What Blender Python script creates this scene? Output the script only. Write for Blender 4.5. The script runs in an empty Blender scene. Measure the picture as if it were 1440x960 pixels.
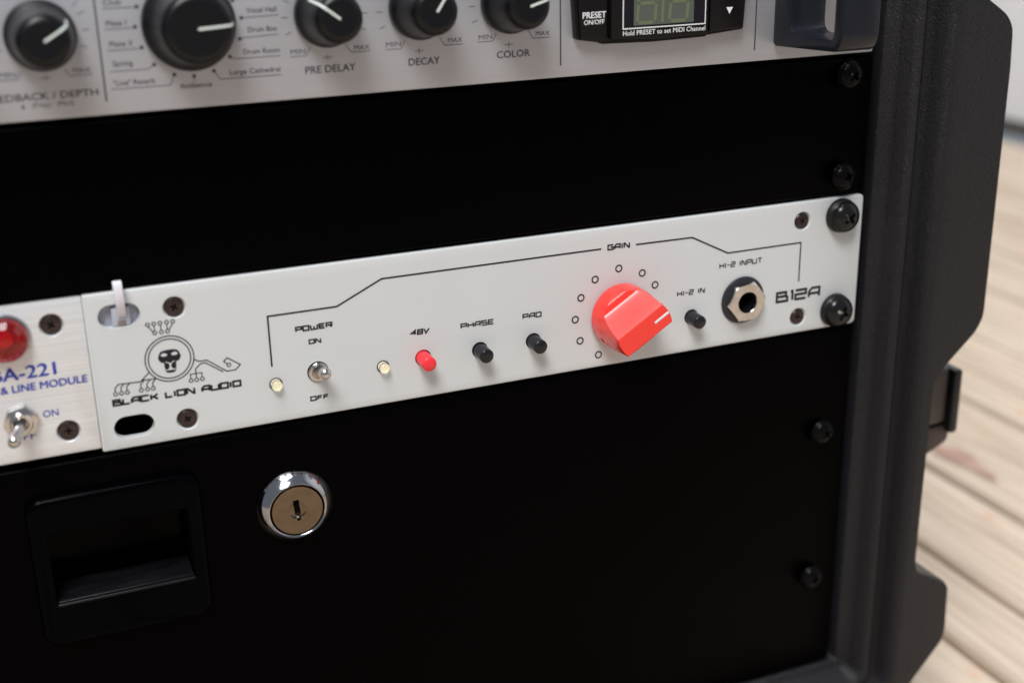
import bpy, bmesh, math, random
from mathutils import Vector, Matrix
R = math.radians
S = 0.001                                   # all numbers below are millimetres
sc = bpy.context.scene
col = sc.collection
random.seed(7)

# ------------------------------------------------------------------ camera
cam = bpy.data.cameras.new('camera')
cam.sensor_width = 36
cam.lens = 45.03
cam.clip_start = 0.01
cam.clip_end = 60
cam.dof.use_dof = True
cam.dof.focus_distance = 0.374
cam.dof.aperture_fstop = 7.8
co = bpy.data.objects.new('camera', cam)
col.objects.link(co)
co.location = (-0.257594, -0.329527, 0.120906)
co.rotation_euler = (1.22049949, 0.0190394973, -0.394592419)
sc.camera = co

# ------------------------------------------------------------------ light
world = bpy.data.worlds.new('World')
sc.world = world
world.use_nodes = True
bg = world.node_tree.nodes['Background']
bg.inputs[0].default_value = (0.80, 0.88, 1.0, 1)
bg.inputs[1].default_value = 0.27
def area(name, loc, target, size, power, color, size_y=None):
    l = bpy.data.lights.new(name, 'AREA')
    l.shape = 'RECTANGLE'
    l.size = size * S
    l.size_y = (size_y or size) * S
    l.energy = power
    l.color = color
    o = bpy.data.objects.new(name, l)
    col.objects.link(o)
    o.location = Vector(loc) * S
    d = (Vector(target) - Vector(loc))
    o.rotation_euler = d.to_track_quat('-Z', 'Y').to_euler()
    return o
area('window_light', (-560, -700, 1080), (-120, 0, 0), 460, 16.0, (1.0, 0.985, 0.96))
area('far_deck_fill', (640, 820, 1400), (700, 620, -200), 1000, 19.0, (0.97, 0.98, 1.0))  # added lamp above the far planks, brightens deck and wall
area('sheen_fill', (-400, -150, 1250), (-200, -60, 0), 560, 11.0, (0.95, 0.97, 1.0))  # added lamp, placed for the knob sheen and bright top edges
sc.view_settings.view_transform = 'Standard'
sc.view_settings.look = 'None'
sc.view_settings.exposure = 0.07
sc.view_settings.gamma = 1
sc.view_settings.use_curve_mapping = False

# ------------------------------------------------------------------ materials
def mat(name, color, rough=0.5, metal=0.0, spec=0.5, noise=None, bump=None, coat=0, trans=0, emit=None,
        stretch=None, ior=1.5, rvar=0):
    m = bpy.data.materials.new(name)
    m.use_nodes = True
    nt = m.node_tree
    b = nt.nodes['Principled BSDF']
    b.inputs['Base Color'].default_value = (*color, 1)
    b.inputs['Roughness'].default_value = rough
    b.inputs['Metallic'].default_value = metal
    b.inputs['Specular IOR Level'].default_value = spec
    b.inputs['Coat Weight'].default_value = coat
    b.inputs['Coat Roughness'].default_value = 0.05
    b.inputs['Transmission Weight'].default_value = trans
    b.inputs['IOR'].default_value = ior
    if emit:
        b.inputs['Emission Color'].default_value = (*emit[0], 1)
        b.inputs['Emission Strength'].default_value = emit[1]
    tc = nt.nodes.new('ShaderNodeTexCoord')
    mp = nt.nodes.new('ShaderNodeMapping')
    nt.links.new(tc.outputs['Object'], mp.inputs[0])
    if stretch:
        mp.inputs['Scale'].default_value = stretch
    if noise:                                # (scale, amount)
        n = nt.nodes.new('ShaderNodeTexNoise')
        n.inputs['Scale'].default_value = noise[0]
        n.inputs['Detail'].default_value = 6
        nt.links.new(mp.outputs[0], n.inputs[0])
        r = nt.nodes.new('ShaderNodeMapRange')
        r.inputs[1].default_value = 0.3
        r.inputs[2].default_value = 0.7
        r.inputs[3].default_value = 1 - noise[1]
        r.inputs[4].default_value = 1 + noise[1]
        nt.links.new(n.outputs[0], r.inputs[0])
        x = nt.nodes.new('ShaderNodeVectorMath')
        x.operation = 'SCALE'
        x.inputs[0].default_value = color
        nt.links.new(r.outputs[0], x.inputs['Scale'])
        nt.links.new(x.outputs[0], b.inputs['Base Color'])
        if rvar:
            r2 = nt.nodes.new('ShaderNodeMapRange')
            r2.inputs[3].default_value = rough - rvar
            r2.inputs[4].default_value = rough + rvar
            nt.links.new(n.outputs[0], r2.inputs[0])
            nt.links.new(r2.outputs[0], b.inputs['Roughness'])
    if bump:                                 # (scale, distance mm, strength)
        n = nt.nodes.new('ShaderNodeTexNoise')
        n.inputs['Scale'].default_value = bump[0]
        n.inputs['Detail'].default_value = 3
        nt.links.new(mp.outputs[0], n.inputs[0])
        bp = nt.nodes.new('ShaderNodeBump')
        bp.inputs['Distance'].default_value = bump[1] * S
        bp.inputs['Strength'].default_value = bump[2]
        nt.links.new(n.outputs[0], bp.inputs['Height'])
        nt.links.new(bp.outputs[0], b.inputs['Normal'])
    return m

M = dict(
    grey=mat('pale_grey_paint', (0.592, 0.612, 0.624), 0.42, spec=0.4, noise=(30, 0.015), bump=(2600, 0.02, 0.25)),
    ink=mat('black_ink', (0.012, 0.010, 0.016), 0.5, spec=0.3),
    blueink=mat('blue_ink', (0.035, 0.055, 0.36), 0.5, spec=0.3),
    greyink=mat('grey_ink', (0.05, 0.047, 0.065), 0.5, spec=0.3),
    lightink=mat('thin_grey_ink', (0.11, 0.10, 0.13), 0.5, spec=0.3),
    white=mat('white_print', (0.75, 0.76, 0.78), 0.4),
    blank=mat('black_panel_paint', (0.0006, 0.0005, 0.0008), 0.30, spec=0.02),
    drawer=mat('black_drawer_paint', (0.0008, 0.0005, 0.0006), 0.33, spec=0.02),
    pull=mat('black_drawer_pull', (0.0005, 0.0005, 0.0009), 0.15, spec=0.028),
    pullfloor=mat('scuffed_black_pull_floor', (0.006, 0.006, 0.008), 0.35, spec=0.2, noise=(420, 0.45), stretch=(0.25, 1.5, 1)),
    case=mat('black_moulded_plastic', (0.0112, 0.0108, 0.0132), 0.33, spec=0.27, noise=(900, 0.3), bump=(1900, 0.36, 0.95)),
    caserear=mat('black_inner_plastic', (0.004, 0.004, 0.004), 0.7, spec=0.1),
    silver=mat('brushed_aluminium', (0.735, 0.745, 0.77), 0.40, metal=0.35, noise=(22, 0.09), stretch=(0.5, 1, 60), rvar=0.06,
               bump=(60, 0.03, 0.3)),
    facesilver=mat('satin_silver_face', (0.415, 0.420, 0.455), 0.42, metal=0.35, noise=(25, 0.025), stretch=(0.4, 1, 40)),
    knobblack=mat('soft_black_knob', (0.0035, 0.0035, 0.0048), 0.33, spec=0.28, bump=(900, 0.03, 0.2)),
    pointer=mat('pale_green_white_line', (0.62, 0.68, 0.64), 0.4),
    red=mat('glossy_red_plastic', (0.90, 0.030, 0.020), 0.30, spec=0.5, coat=0.5, noise=(300, 0.03), bump=(700, 0.03, 0.2)),
    redbtn=mat('red_button_plastic', (0.85, 0.03, 0.045), 0.35, spec=0.5, bump=(1500, 0.03, 0.2)),
    btn=mat('dark_grey_button_plastic', (0.010, 0.0105, 0.014), 0.24, spec=0.32, bump=(1500, 0.03, 0.3)),
    hole=mat('hole_shade_black', (0.004, 0.004, 0.005), 0.8, spec=0.05),  # near-black colour stands in for shade inside recesses and bores
    screw=mat('dark_bronze_screw', (0.060, 0.044, 0.045), 0.30, metal=0.8, noise=(900, 0.3), bump=(2500, 0.05, 0.4)),
    bscrew=mat('black_oxide_screw', (0.009, 0.009, 0.010), 0.20, metal=0.05, spec=0.28, bump=(1500, 0.05, 0.3)),
    dscrew=mat('dull_black_screw', (0.003, 0.003, 0.0035), 0.22, spec=0.075, bump=(1500, 0.05, 0.3)),
    worn_glint=mat('worn_glint_recess', (0.55, 0.54, 0.54), 0.3, metal=0.8, noise=(1800, 0.7)),
    washer=mat('black_nylon_washer', (0.008, 0.008, 0.009), 0.45, spec=0.3),
    chrome=mat('chrome', (0.38, 0.38, 0.41), 0.10, metal=1.0),
    nickel=mat('nickel', (0.60, 0.575, 0.555), 0.18, metal=1.0, noise=(500, 0.1)),
    lockface=mat('satin_lock_face', (0.165, 0.125, 0.088), 0.22, metal=1.0, noise=(300, 0.12), bump=(900, 0.02, 0.3)),
    jackring=mat('dark_jack_washer', (0.022, 0.023, 0.028), 0.32, spec=0.3),
    led=mat('clear_led_lens', (0.75, 0.74, 0.70), 0.06, spec=0.5, trans=1.0),
    phosphor=mat('led_phosphor', (0.95, 0.90, 0.62), 0.35, emit=((1.0, 0.92, 0.68), 0.8)),
    jewel=mat('red_jewel_glass', (0.80, 0.004, 0.05), 0.03, spec=0.5, trans=1.0),
    jewelcore=mat('red_lamp_core', (0.55, 0.002, 0.015), 0.3),
    tie=mat('white_nylon', (0.82, 0.82, 0.90), 0.35, spec=0.5, trans=0.1),
    tiemount=mat('pale_lilac_plastic', (0.42, 0.44, 0.52), 0.4),
    tan=mat('dull_tan_plastic', (0.22, 0.18, 0.16), 0.5),
    housing=mat('black_display_housing', (0.006, 0.005, 0.006), 0.30, spec=0.2, bump=(1800, 0.04, 0.4)),
    window=mat('dark_display_window', (0.006, 0.004, 0.006), 0.12, spec=0.5),
    lcd=mat('grey_green_lcd', (0.085, 0.10, 0.085), 0.3, spec=0.3),
    seg=mat('olive_lcd_segment', (0.135, 0.155, 0.09), 0.3, spec=0.3),
    handle=mat('dark_handle_plastic', (0.011, 0.012, 0.018), 0.24, spec=0.28, noise=(200, 0.1)),
    latch=mat('dark_brown_latch', (0.050, 0.038, 0.036), 0.4, metal=0.2, spec=0.5, noise=(120, 0.25)),
    latchplate=mat('black_latch_plate', (0.006, 0.006, 0.007), 0.5),
    wall=mat('white_wall_paint', (0.88, 0.90, 0.92), 0.5, noise=(2, 0.02)),
    gap=mat('dark_ground_gap', (0.10, 0.095, 0.085), 0.9, spec=0.1),
)
def wood():
    m = bpy.data.materials.new('weathered_plank')
    m.use_nodes = True
    nt = m.node_tree
    L = nt.links.new
    N = nt.nodes.new
    b = nt.nodes['Principled BSDF']
    tc = N('ShaderNodeTexCoord')
    oi = N('ShaderNodeObjectInfo')
    off = N('ShaderNodeVectorMath'); off.operation = 'MULTIPLY_ADD'
    off.inputs[1].default_value = (3.1, 7.7, 1.3)
    cmb = N('ShaderNodeCombineXYZ')
    for k in range(3): L(oi.outputs['Random'], cmb.inputs[k])
    L(cmb.outputs[0], off.inputs[0]); L(tc.outputs['Object'], off.inputs[2])
    def noise(scale, st, det=5, src=off):
        mp = N('ShaderNodeMapping'); mp.inputs['Scale'].default_value = st
        L(src.outputs[0], mp.inputs[0])
        n = N('ShaderNodeTexNoise'); n.inputs['Scale'].default_value = scale; n.inputs['Detail'].default_value = det
        L(mp.outputs[0], n.inputs[0])
        return n
    grain = noise(30, (7, 0.35, 1), 8)
    tone = noise(3, (1.5, 0.5, 1))
    r1 = N('ShaderNodeValToRGB')
    r1.color_ramp.elements[0].position = 0.28; r1.color_ramp.elements[0].color = (0.42, 0.35, 0.285, 1)
    r1.color_ramp.elements[1].position = 0.62; r1.color_ramp.elements[1].color = (0.62, 0.54, 0.455, 1)
    L(grain.outputs[0], r1.inputs[0])
    r2 = N('ShaderNodeValToRGB')
    r2.color_ramp.elements[0].position = 0.3; r2.color_ramp.elements[0].color = (0.90, 0.87, 0.83, 1)
    r2.color_ramp.elements[1].position = 0.7; r2.color_ramp.elements[1].color = (1.08, 1.07, 1.05, 1)
    L(tone.outputs[0], r2.inputs[0])
    mul = N('ShaderNodeMix'); mul.data_type = 'RGBA'; mul.blend_type = 'MULTIPLY'; mul.inputs[0].default_value = 1
    L(r1.outputs[0], mul.inputs[6]); L(r2.outputs[0], mul.inputs[7])
    # per-plank tone
    pr = N('ShaderNodeValToRGB')
    pr.color_ramp.elements[0].color = (0.93, 0.90, 0.86, 1); pr.color_ramp.elements[1].color = (1.05, 1.01, 0.98, 1)
    L(oi.outputs['Random'], pr.inputs[0])
    mul2 = N('ShaderNodeMix'); mul2.data_type = 'RGBA'; mul2.blend_type = 'MULTIPLY'; mul2.inputs[0].default_value = 1
    L(mul.outputs[2], mul2.inputs[6]); L(pr.outputs[0], mul2.inputs[7])
    # old orange-red stain patches in the wood
    st = noise(38, (1.6, 0.8, 1), 3)
    sr = N('ShaderNodeValToRGB')
    sr.color_ramp.elements[0].position = 0.64; sr.color_ramp.elements[0].color = (0, 0, 0, 1)
    sr.color_ramp.elements[1].position = 0.72; sr.color_ramp.elements[1].color = (0.55, 0.55, 0.55, 1)
    L(st.outputs[0], sr.inputs[0])
    mx = N('ShaderNodeMix'); mx.data_type = 'RGBA'
    L(sr.outputs[0], mx.inputs[0]); L(mul2.outputs[2], mx.inputs[6]); mx.inputs[7].default_value = (0.62, 0.24, 0.13, 1)
    L(mx.outputs[2], b.inputs['Base Color'])
    b.inputs['Roughness'].default_value = 0.75
    b.inputs['Specular IOR Level'].default_value = 0.25
    bp = N('ShaderNodeBump'); bp.inputs['Distance'].default_value = 0.0008; bp.inputs['Strength'].default_value = 0.8
    L(grain.outputs[0], bp.inputs['Height']); L(bp.outputs[0], b.inputs['Normal'])
    return m
M['red'].node_tree.nodes['Principled BSDF'].inputs['Coat Roughness'].default_value = 0.22
def dust(m, scale=260, size=0.035, col_=(0.22, 0.21, 0.20)):
    nt = m.node_tree; b = nt.nodes['Principled BSDF']; L = nt.links.new
    src = b.inputs['Base Color'].links[0].from_socket if b.inputs['Base Color'].links else None
    tc = nt.nodes.new('ShaderNodeTexCoord')
    v = nt.nodes.new('ShaderNodeTexVoronoi'); v.inputs['Scale'].default_value = scale
    L(tc.outputs['Object'], v.inputs[0])
    lt = nt.nodes.new('ShaderNodeMath'); lt.operation = 'LESS_THAN'; lt.inputs[1].default_value = size
    L(v.outputs['Distance'], lt.inputs[0])
    sp = nt.nodes.new('ShaderNodeSeparateColor'); L(v.outputs['Color'], sp.inputs[0])
    g = nt.nodes.new('ShaderNodeMath'); g.operation = 'GREATER_THAN'; g.inputs[1].default_value = 0.6
    L(sp.outputs[0], g.inputs[0])
    mu = nt.nodes.new('ShaderNodeMath'); mu.operation = 'MULTIPLY'; L(lt.outputs[0], mu.inputs[0]); L(g.outputs[0], mu.inputs[1])
    mx = nt.nodes.new('ShaderNodeMix'); mx.data_type = 'RGBA'
    L(mu.outputs[0], mx.inputs[0]); mx.inputs[7].default_value = (*col_, 1)
    if src: L(src, mx.inputs[6])
    else: mx.inputs[6].default_value = b.inputs['Base Color'].default_value
    L(mx.outputs[2], b.inputs['Base Color'])
dust(M['case'], 240, 0.04, (0.12, 0.12, 0.12))
dust(M['blank'], 150, 0.016, (0.03, 0.03, 0.03)); dust(M['drawer'], 150, 0.016, (0.03, 0.03, 0.03))
dust(M['knobblack'], 500, 0.05, (0.06, 0.06, 0.06)); dust(M['bscrew'], 900, 0.08, (0.12, 0.12, 0.12))
M['wood'] = wood()
M['stain'] = mat('rust_stain', (0.40, 0.25, 0.19), 0.8, noise=(60, 0.25))

# ------------------------------------------------------------------ helpers
WO = {}
def link(name, data, parent=None, at=(0, 0, 0)):
    o = bpy.data.objects.new(name, data)
    col.objects.link(o)
    at = Vector(at)
    if parent is not None:
        o.parent = parent
        o.location = (at - WO[parent.name]) * S
    else:
        o.location = at * S
    WO[o.name] = at
    return o
def obj(name, bm, m, parent=None, at=(0, 0, 0), smooth=40, local=False):
    """bm in global mm (or in mm relative to `at` when local) -> one mesh object whose origin is at `at`"""
    me = bm
    if isinstance(bm, bmesh.types.BMesh):
        if not local:
            bmesh.ops.translate(bm, verts=bm.verts, vec=-Vector(at))
        bmesh.ops.scale(bm, verts=bm.verts, vec=(S, S, S))
        me = bpy.data.meshes.new(name)
        if smooth:
            for f in bm.faces: f.smooth = True
            for e in bm.edges:
                if len(e.link_faces) != 2 or e.calc_face_angle(0) > R(smooth): e.smooth = False
        bm.to_mesh(me); bm.free()
        if m is not None: me.materials.append(M[m] if isinstance(m, str) else m)
    return link(name, me, parent, at)
def thing(name, label, cat, at, group=None):
    o = link(name, None, None, at)
    o.empty_display_size = 0.01
    o['label'] = label; o['category'] = cat
    if group: o['group'] = group
    return o

def box(bm, x0, x1, y0, y1, z0, z1):
    v = [bm.verts.new(p) for p in ((x0,y0,z0),(x1,y0,z0),(x1,y1,z0),(x0,y1,z0),(x0,y0,z1),(x1,y0,z1),(x1,y1,z1),(x0,y1,z1))]
    fs = []
    for q in ((0,1,5,4),(1,2,6,5),(2,3,7,6),(3,0,4,7),(4,5,6,7),(3,2,1,0)):
        fs.append(bm.faces.new([v[i] for i in q]))
    return v
def bevel(bm, r, seg=3, angle=30):
    bm.normal_update()
    es = [e for e in bm.edges if len(e.link_faces) == 2 and e.calc_face_angle(0) > R(angle)]
    bmesh.ops.bevel(bm, geom=es, offset=r, segments=seg, profile=0.5, affect='EDGES', clamp_overlap=True)
def rbox(x0, x1, y0, y1, z0, z1, r=0.5, seg=3):
    bm = bmesh.new(); box(bm, x0, x1, y0, y1, z0, z1); bevel(bm, r, seg); return bm
def lathe(prof, n=48, axis=None, cap=True, bm=None):
    """prof: (radius, height outward from the panel). Around the -y axis at the origin."""
    bm = bm or bmesh.new()
    rings = []
    for r, h in prof:
        if r < 1e-6:
            rings.append([bm.verts.new((0, -h, 0))])
        else:
            rings.append([bm.verts.new((r*math.cos(2*math.pi*k/n), -h, r*math.sin(2*math.pi*k/n))) for k in range(n)])
    for a, b in zip(rings, rings[1:]):
        for k in range(n):
            k2 = (k+1) % n
            if len(a) == 1 and len(b) == 1: continue
            if len(a) == 1: bm.faces.new((a[0], b[k2], b[k]))
            elif len(b) == 1: bm.faces.new((a[k], a[k2], b[0]))
            else: bm.faces.new((a[k], a[k2], b[k2], b[k]))
    bmesh.ops.recalc_face_normals(bm, faces=bm.faces)
    return bm
def move(bm, v): bmesh.ops.translate(bm, verts=bm.verts, vec=v); return bm
def prism(pts, y0, y1, bm=None):
    """closed outline in x,z extruded from y0 to y1"""
    bm = bm or bmesh.new()
    a = [bm.verts.new((x, y0, z)) for x, z in pts]
    b = [bm.verts.new((x, y1, z)) for x, z in pts]
    n = len(pts)
    new = [bm.faces.new(a), bm.faces.new(b[::-1])]
    for k in range(n): new.append(bm.faces.new((a[k], b[k], b[(k+1) % n], a[(k+1) % n])))
    bmesh.ops.recalc_face_normals(bm, faces=new)
    return bm
def arc(cx, cz, r, a0, a1, n=8):
    return [(cx + r*math.cos(R(a0+(a1-a0)*k/n)), cz + r*math.sin(R(a0+(a1-a0)*k/n))) for k in range(n+1)]
def rrect(x0, x1, z0, z1, r, n=6):
    return arc(x1-r, z1-r, r, 0, 90, n) + arc(x0+r, z1-r, r, 90, 180, n) + arc(x0+r, z0+r, r, 180, 270, n) + arc(x1-r, z0+r, r, 270, 360, n)
def rounded(pts, rads, n=5):
    out = []
    N = len(pts)
    for i, p in enumerate(pts):
        r = rads[i] if isinstance(rads, (list, tuple)) else rads
        p = Vector(p); a = Vector(pts[i-1]); b = Vector(pts[(i+1) % N])
        da = (a-p); db = (b-p)
        r = min(r, da.length*.45, db.length*.45)
        if r < 1e-3: out.append(tuple(p)); continue
        s = p + da.normalized()*r; e = p + db.normalized()*r
        for k in range(n+1):
            t = k/n
            q = s*(1-t)**2 + p*2*t*(1-t) + e*t*t
            out.append(tuple(q))
    return out
def boolean(bmA, bmBs):
    """A minus each B, returns a new bmesh (mm)"""
    def tmp(bm):
        me = bpy.data.meshes.new('tmp'); bmesh.ops.recalc_face_normals(bm, faces=bm.faces); bm.to_mesh(me); bm.free()
        o = bpy.data.objects.new('tmp', me); col.objects.link(o); return o
    A = tmp(bmA); Bs = [tmp(b) for b in bmBs]
    for B in Bs:
        md = A.modifiers.new('b', 'BOOLEAN'); md.operation = 'DIFFERENCE'; md.object = B; md.solver = 'EXACT'
    dg = bpy.context.evaluated_depsgraph_get()
    me = bpy.data.meshes.new_from_object(A.evaluated_get(dg))
    out = bmesh.new(); out.from_mesh(me)
    for o in [A] + Bs:
        d = o.data; bpy.data.objects.remove(o); bpy.data.meshes.remove(d)
    bpy.data.meshes.remove(me)
    return out
def tube(path, rad, n=10, bm=None, flat=None):
    bm = bm or bmesh.new()
    P = [Vector(p) for p in path]
    rings = []
    up = Vector((0, 0, 1)) if abs((P[1]-P[0]).normalized().z) < .9 else Vector((1, 0, 0))
    for i, p in enumerate(P):
        t = (P[min(i+1, len(P)-1)] - P[max(i-1, 0)]).normalized()
        u = t.cross(up).normalized(); w = t.cross(u).normalized()
        r = rad[i] if isinstance(rad, (list, tuple)) else rad
        rings.append([bm.verts.new(p + (u*math.cos(2*math.pi*k/n) + w*math.sin(2*math.pi*k/n))*r) for k in range(n)])
    for a, b in zip(rings, rings[1:]):
        for k in range(n): bm.faces.new((a[k], a[(k+1) % n], b[(k+1) % n], b[k]))
    bm.faces.new(rings[0][::-1]); bm.faces.new(rings[-1])
    bmesh.ops.recalc_face_normals(bm, faces=bm.faces)
    return bm

# flat print ---------------------------------------------------------
def ribbon(bm, pts, w, y, closed=False):
    P = [Vector(p) for p in pts]
    n = len(P)
    L, Rr = [], []
    for i in range(n):
        if closed or 0 < i < n-1:
            a = (P[i]-P[i-1]); b = (P[(i+1) % n]-P[i])
            if a.length < 1e-6: a = b
            if b.length < 1e-6: b = a
            a.normalize(); b.normalize()
            na = Vector((-a.y, a.x)); nb = Vector((-b.y, b.x))
            m = (na+nb)
            if m.length < .2: m = na
            m.normalize(); k = w/2/max(.35, m.dot(na))
        else:
            d = (P[1]-P[0]) if i == 0 else (P[-1]-P[-2]); d.normalize(); m = Vector((-d.y, d.x)); k = w/2
        L.append(bm.verts.new((P[i].x+m.x*k, y, P[i].y+m.y*k)))
        Rr.append(bm.verts.new((P[i].x-m.x*k, y, P[i].y-m.y*k)))
    for i in range(n if closed else n-1):
        j = (i+1) % n
        f = bm.faces.new((L[i], L[j], Rr[j], Rr[i]))
def ring(bm, cx, cz, r, w, y, n=24, sx=1.0):
    ribbon(bm, [(cx+r*sx*math.cos(2*math.pi*k/n), cz+r*math.sin(2*math.pi*k/n)) for k in range(n)], w, y, True)
def disc(bm, cx, cz, r, y, n=16):
    bm.faces.new([bm.verts.new((cx+r*math.cos(2*math.pi*k/n), y, cz+r*math.sin(2*math.pi*k/n))) for k in range(n)])
def poly(bm, pts, y):
    vs = [bm.verts.new((x, y, z)) for x, z in pts]
    es = [bm.edges.new((vs[i], vs[(i+1) % len(vs)])) for i in range(len(vs))]
    bmesh.ops.triangle_fill(bm, edges=es, use_beauty=True)
GL = {
 'A': (1.0, [[(0,0),(0,.62),(.28,1),(1,1),(1,0)], [(0,.38),(1,.38)]]),
 'B': (1.0, [[(0,0),(1,0),(1,.42),(.86,.55),(.86,1),(0,1),(0,0)], [(.12,.55),(.86,.55)]]),
 'C': (1.0, [[(1,1),(0,1),(0,0),(1,0)]]),
 'D': (1.0, [[(0,0),(0,1),(1,1),(1,0),(0,0)]]),
 'E': (.95, [[(1,1),(0,1),(0,0),(1,0)], [(0,.5),(.85,.5)]]),
 'F': (.9, [[(1,1),(0.1,1),(0,0)], [(0.05,.5),(.85,.5)]]),
 'G': (1.0, [[(1,1),(0,1),(0,0),(1,0),(1,.5),(.5,.5)]]),
 'H': (1.0, [[(0,0),(0,1)], [(1,0),(1,1)], [(0,.5),(1,.5)]]),
 'I': (.16, [[(.5,0),(.5,1)]]),
 'K': (.9, [[(0,1),(0,0)], [(0,.52),(.4,.52),(1,1)], [(.4,.52),(1,0)]]),
 'L': (.85, [[(0,1),(0,0),(1,0)]]),
 'N': (1.0, [[(0,0),(0,1),(.12,1),(.88,0),(1,0),(1,1)]]),
 'O': (1.0, [[(0,0),(0,1),(1,1),(1,0),(0,0)]]),
 'P': (1.0, [[(0,0),(0,1),(1,1),(1,.42),(0,.42)]]),
 'R': (1.0, [[(0,0),(0,1),(1,1),(1,.45),(.2,.45)], [(.62,.45),(1,0)]]),
 'S': (1.0, [[(1,1),(0,1),(0,.52),(1,.52),(1,0),(0,0)]]),
 'T': (1.0, [[(0,1),(1,1)], [(.5,1),(.5,0)]]),
 'U': (1.0, [[(0,1),(0,0),(1,0),(1,1)]]),
 'V': (1.0, [[(0,1),(.42,0),(1,1)]]),
 'W': (1.3, [[(0,1),(.08,0),(.5,0),(.92,0),(1,1)], [(.5,0),(.5,.7)]]),
 '1': (.18, [[(0,1),(1,1),(1,0)]]),
 '2': (1.0, [[(0,1),(1,1),(1,.52),(0,.52),(0,0),(1,0)]]),
 '4': (1.0, [[(.78,0),(.78,1),(0,.34),(1,.34)]]),
 '8': (1.0, [[(0,0),(0,1),(1,1),(1,0),(0,0)], [(0,.5),(1,.5)]]),
 '-': (.55, [[(0,.5),(1,.5)]]),
 ' ': (.5, []),
}
def techno(bm, text, x0, x1, z, h, w, y, gap=.32, slant=0.0, h2=None):
    tot = sum(GL[c][0] for c in text) + gap*(len(text)-1)
    k = (x1-x0-w)/tot
    x = x0 + w/2
    for c in text:
        gw, strokes = GL[c]
        for s in strokes:
            pts = [(x + px*gw*k + slant*pz*h, z + w/2 + pz*(h-w)) for px, pz in s]
            closed = pts[0] == pts[-1] and len(pts) > 3
            if closed: pts = pts[:-1]
            ribbon(bm, pts, w, y, closed)
        x += (gw+gap)*k
def word(text, x0, x1, z, cap, y, name, m, parent, bold=0.0, shear=0.0):
    """a word in the plain built-in face, fitted between x0 and x1 with cap height `cap`"""
    cu = bpy.data.curves.new('t', 'FONT'); cu.body = text; cu.size = 1; cu.resolution_u = 3; cu.shear = shear
    o = bpy.data.objects.new('t', cu); col.objects.link(o)
    dg = bpy.context.evaluated_depsgraph_get()
    me = bpy.data.meshes.new_from_object(o.evaluated_get(dg))
    xs = [v.co.x for v in me.vertices]
    k = (x1-x0)/(max(xs)-min(xs)); mn = min(xs)
    kz = cap/0.729
    bm = bmesh.new()
    bm.from_mesh(me)
    for v in bm.verts:
        v.co = Vector((x0+(v.co.x-mn)*k, y, z+v.co.y*kz))
    if bold:
        for i, (sx, sz) in enumerate(((1, .6), (-1, -.6))):
            d = bmesh.new(); d.from_mesh(me)
            for v in d.verts: v.co = Vector((x0+(v.co.x-mn)*k + sx*bold*1.6*cap, y - .012*(i+1), z+v.co.y*kz + sz*bold*1.6*cap))
            t_ = bpy.data.meshes.new('t'); d.to_mesh(t_); d.free(); bm.from_mesh(t_); bpy.data.meshes.remove(t_)
    bpy.data.objects.remove(o); bpy.data.curves.remove(cu); bpy.data.meshes.remove(me)
    bmesh.ops.recalc_face_normals(bm, faces=bm.faces)
    return obj(name, bm, m, parent, ((x0+x1)/2, y, z), smooth=0)

# ------------------------------------------------------------------ screws
def cross_cutter(r, w, depth_from, depth_to):
    """Phillips recess: tapering cross"""
    bm = bmesh.new()
    def outline(r, w):
        return [(w,r),(w,w),(r,w),(r,-w),(w,-w),(w,-r),(-w,-r),(-w,-w),(-r,-w),(-r,w),(-w,w),(-w,r)]
    a = [bm.verts.new((x, depth_from, z)) for x, z in outline(r, w)]
    b = [bm.verts.new((x*.55, depth_to, z*.55)) for x, z in outline(r, w)]
    bm.faces.new(a); bm.faces.new(b[::-1])
    for k in range(12): bm.faces.new((a[k], b[k], b[(k+1) % 12], a[(k+1) % 12]))
    bmesh.ops.recalc_face_normals(bm, faces=bm.faces)
    return bm
def make_mesh(bm, name, mats, smooth=35, recess_r=None, recess_mat=None):
    for f in bm.faces:
        f.smooth = True
    for e in bm.edges:
        if len(e.link_faces) != 2 or e.calc_face_angle(0) > R(smooth): e.smooth = False
    bmesh.ops.scale(bm, verts=bm.verts, vec=(S, S, S))
    me = bpy.data.meshes.new(name); bm.to_mesh(me); bm.free()
    me.materials.append(M[mats])
    return me
def screw_bm(prof, r, w, y_from, y_to, rot):
    h = lathe(prof, 48)
    c = cross_cutter(r, w, y_from, y_to)
    bmesh.ops.rotate(c, verts=c.verts, cent=(0,0,0), matrix=Matrix.Rotation(rot, 3, 'Y'))
    return boolean(h, [c])
flat_prof = [(0,-1.2),(2.45,-1.2),(2.5,-.05),(2.35,.12),(1.9,.2),(0,.25)]
FLAT = make_mesh(screw_bm(flat_prof, 1.35, .33, -1.5, .9, R(28)), 'screw', 'screw')
def dome(R0, H, base, n=7):
    return [(0, base), (R0, base), (R0+.15, base+.35)] + [(R0*math.cos(a), base+.5+H*math.sin(a)) for a in [R(90)*k/n for k in range(n)]] + [(0, base+.5+H)]
PAN = make_mesh(screw_bm(dome(5.1, 2.9, 2.4), 3.0, .78, -8, -3.3, R(40)), 'screw', 'bscrew')
PANB = make_mesh(screw_bm(dome(4.3, 2.6, 1.2), 2.4, .62, -8, -1.9, R(35)), 'screw', 'dscrew')
CUPM = make_mesh(lathe([(0,0),(5.3,0),(5.6,.4),(5.5,1.6),(4.7,2.4),(0,2.4)], 40), 'washer', 'washer')
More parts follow.
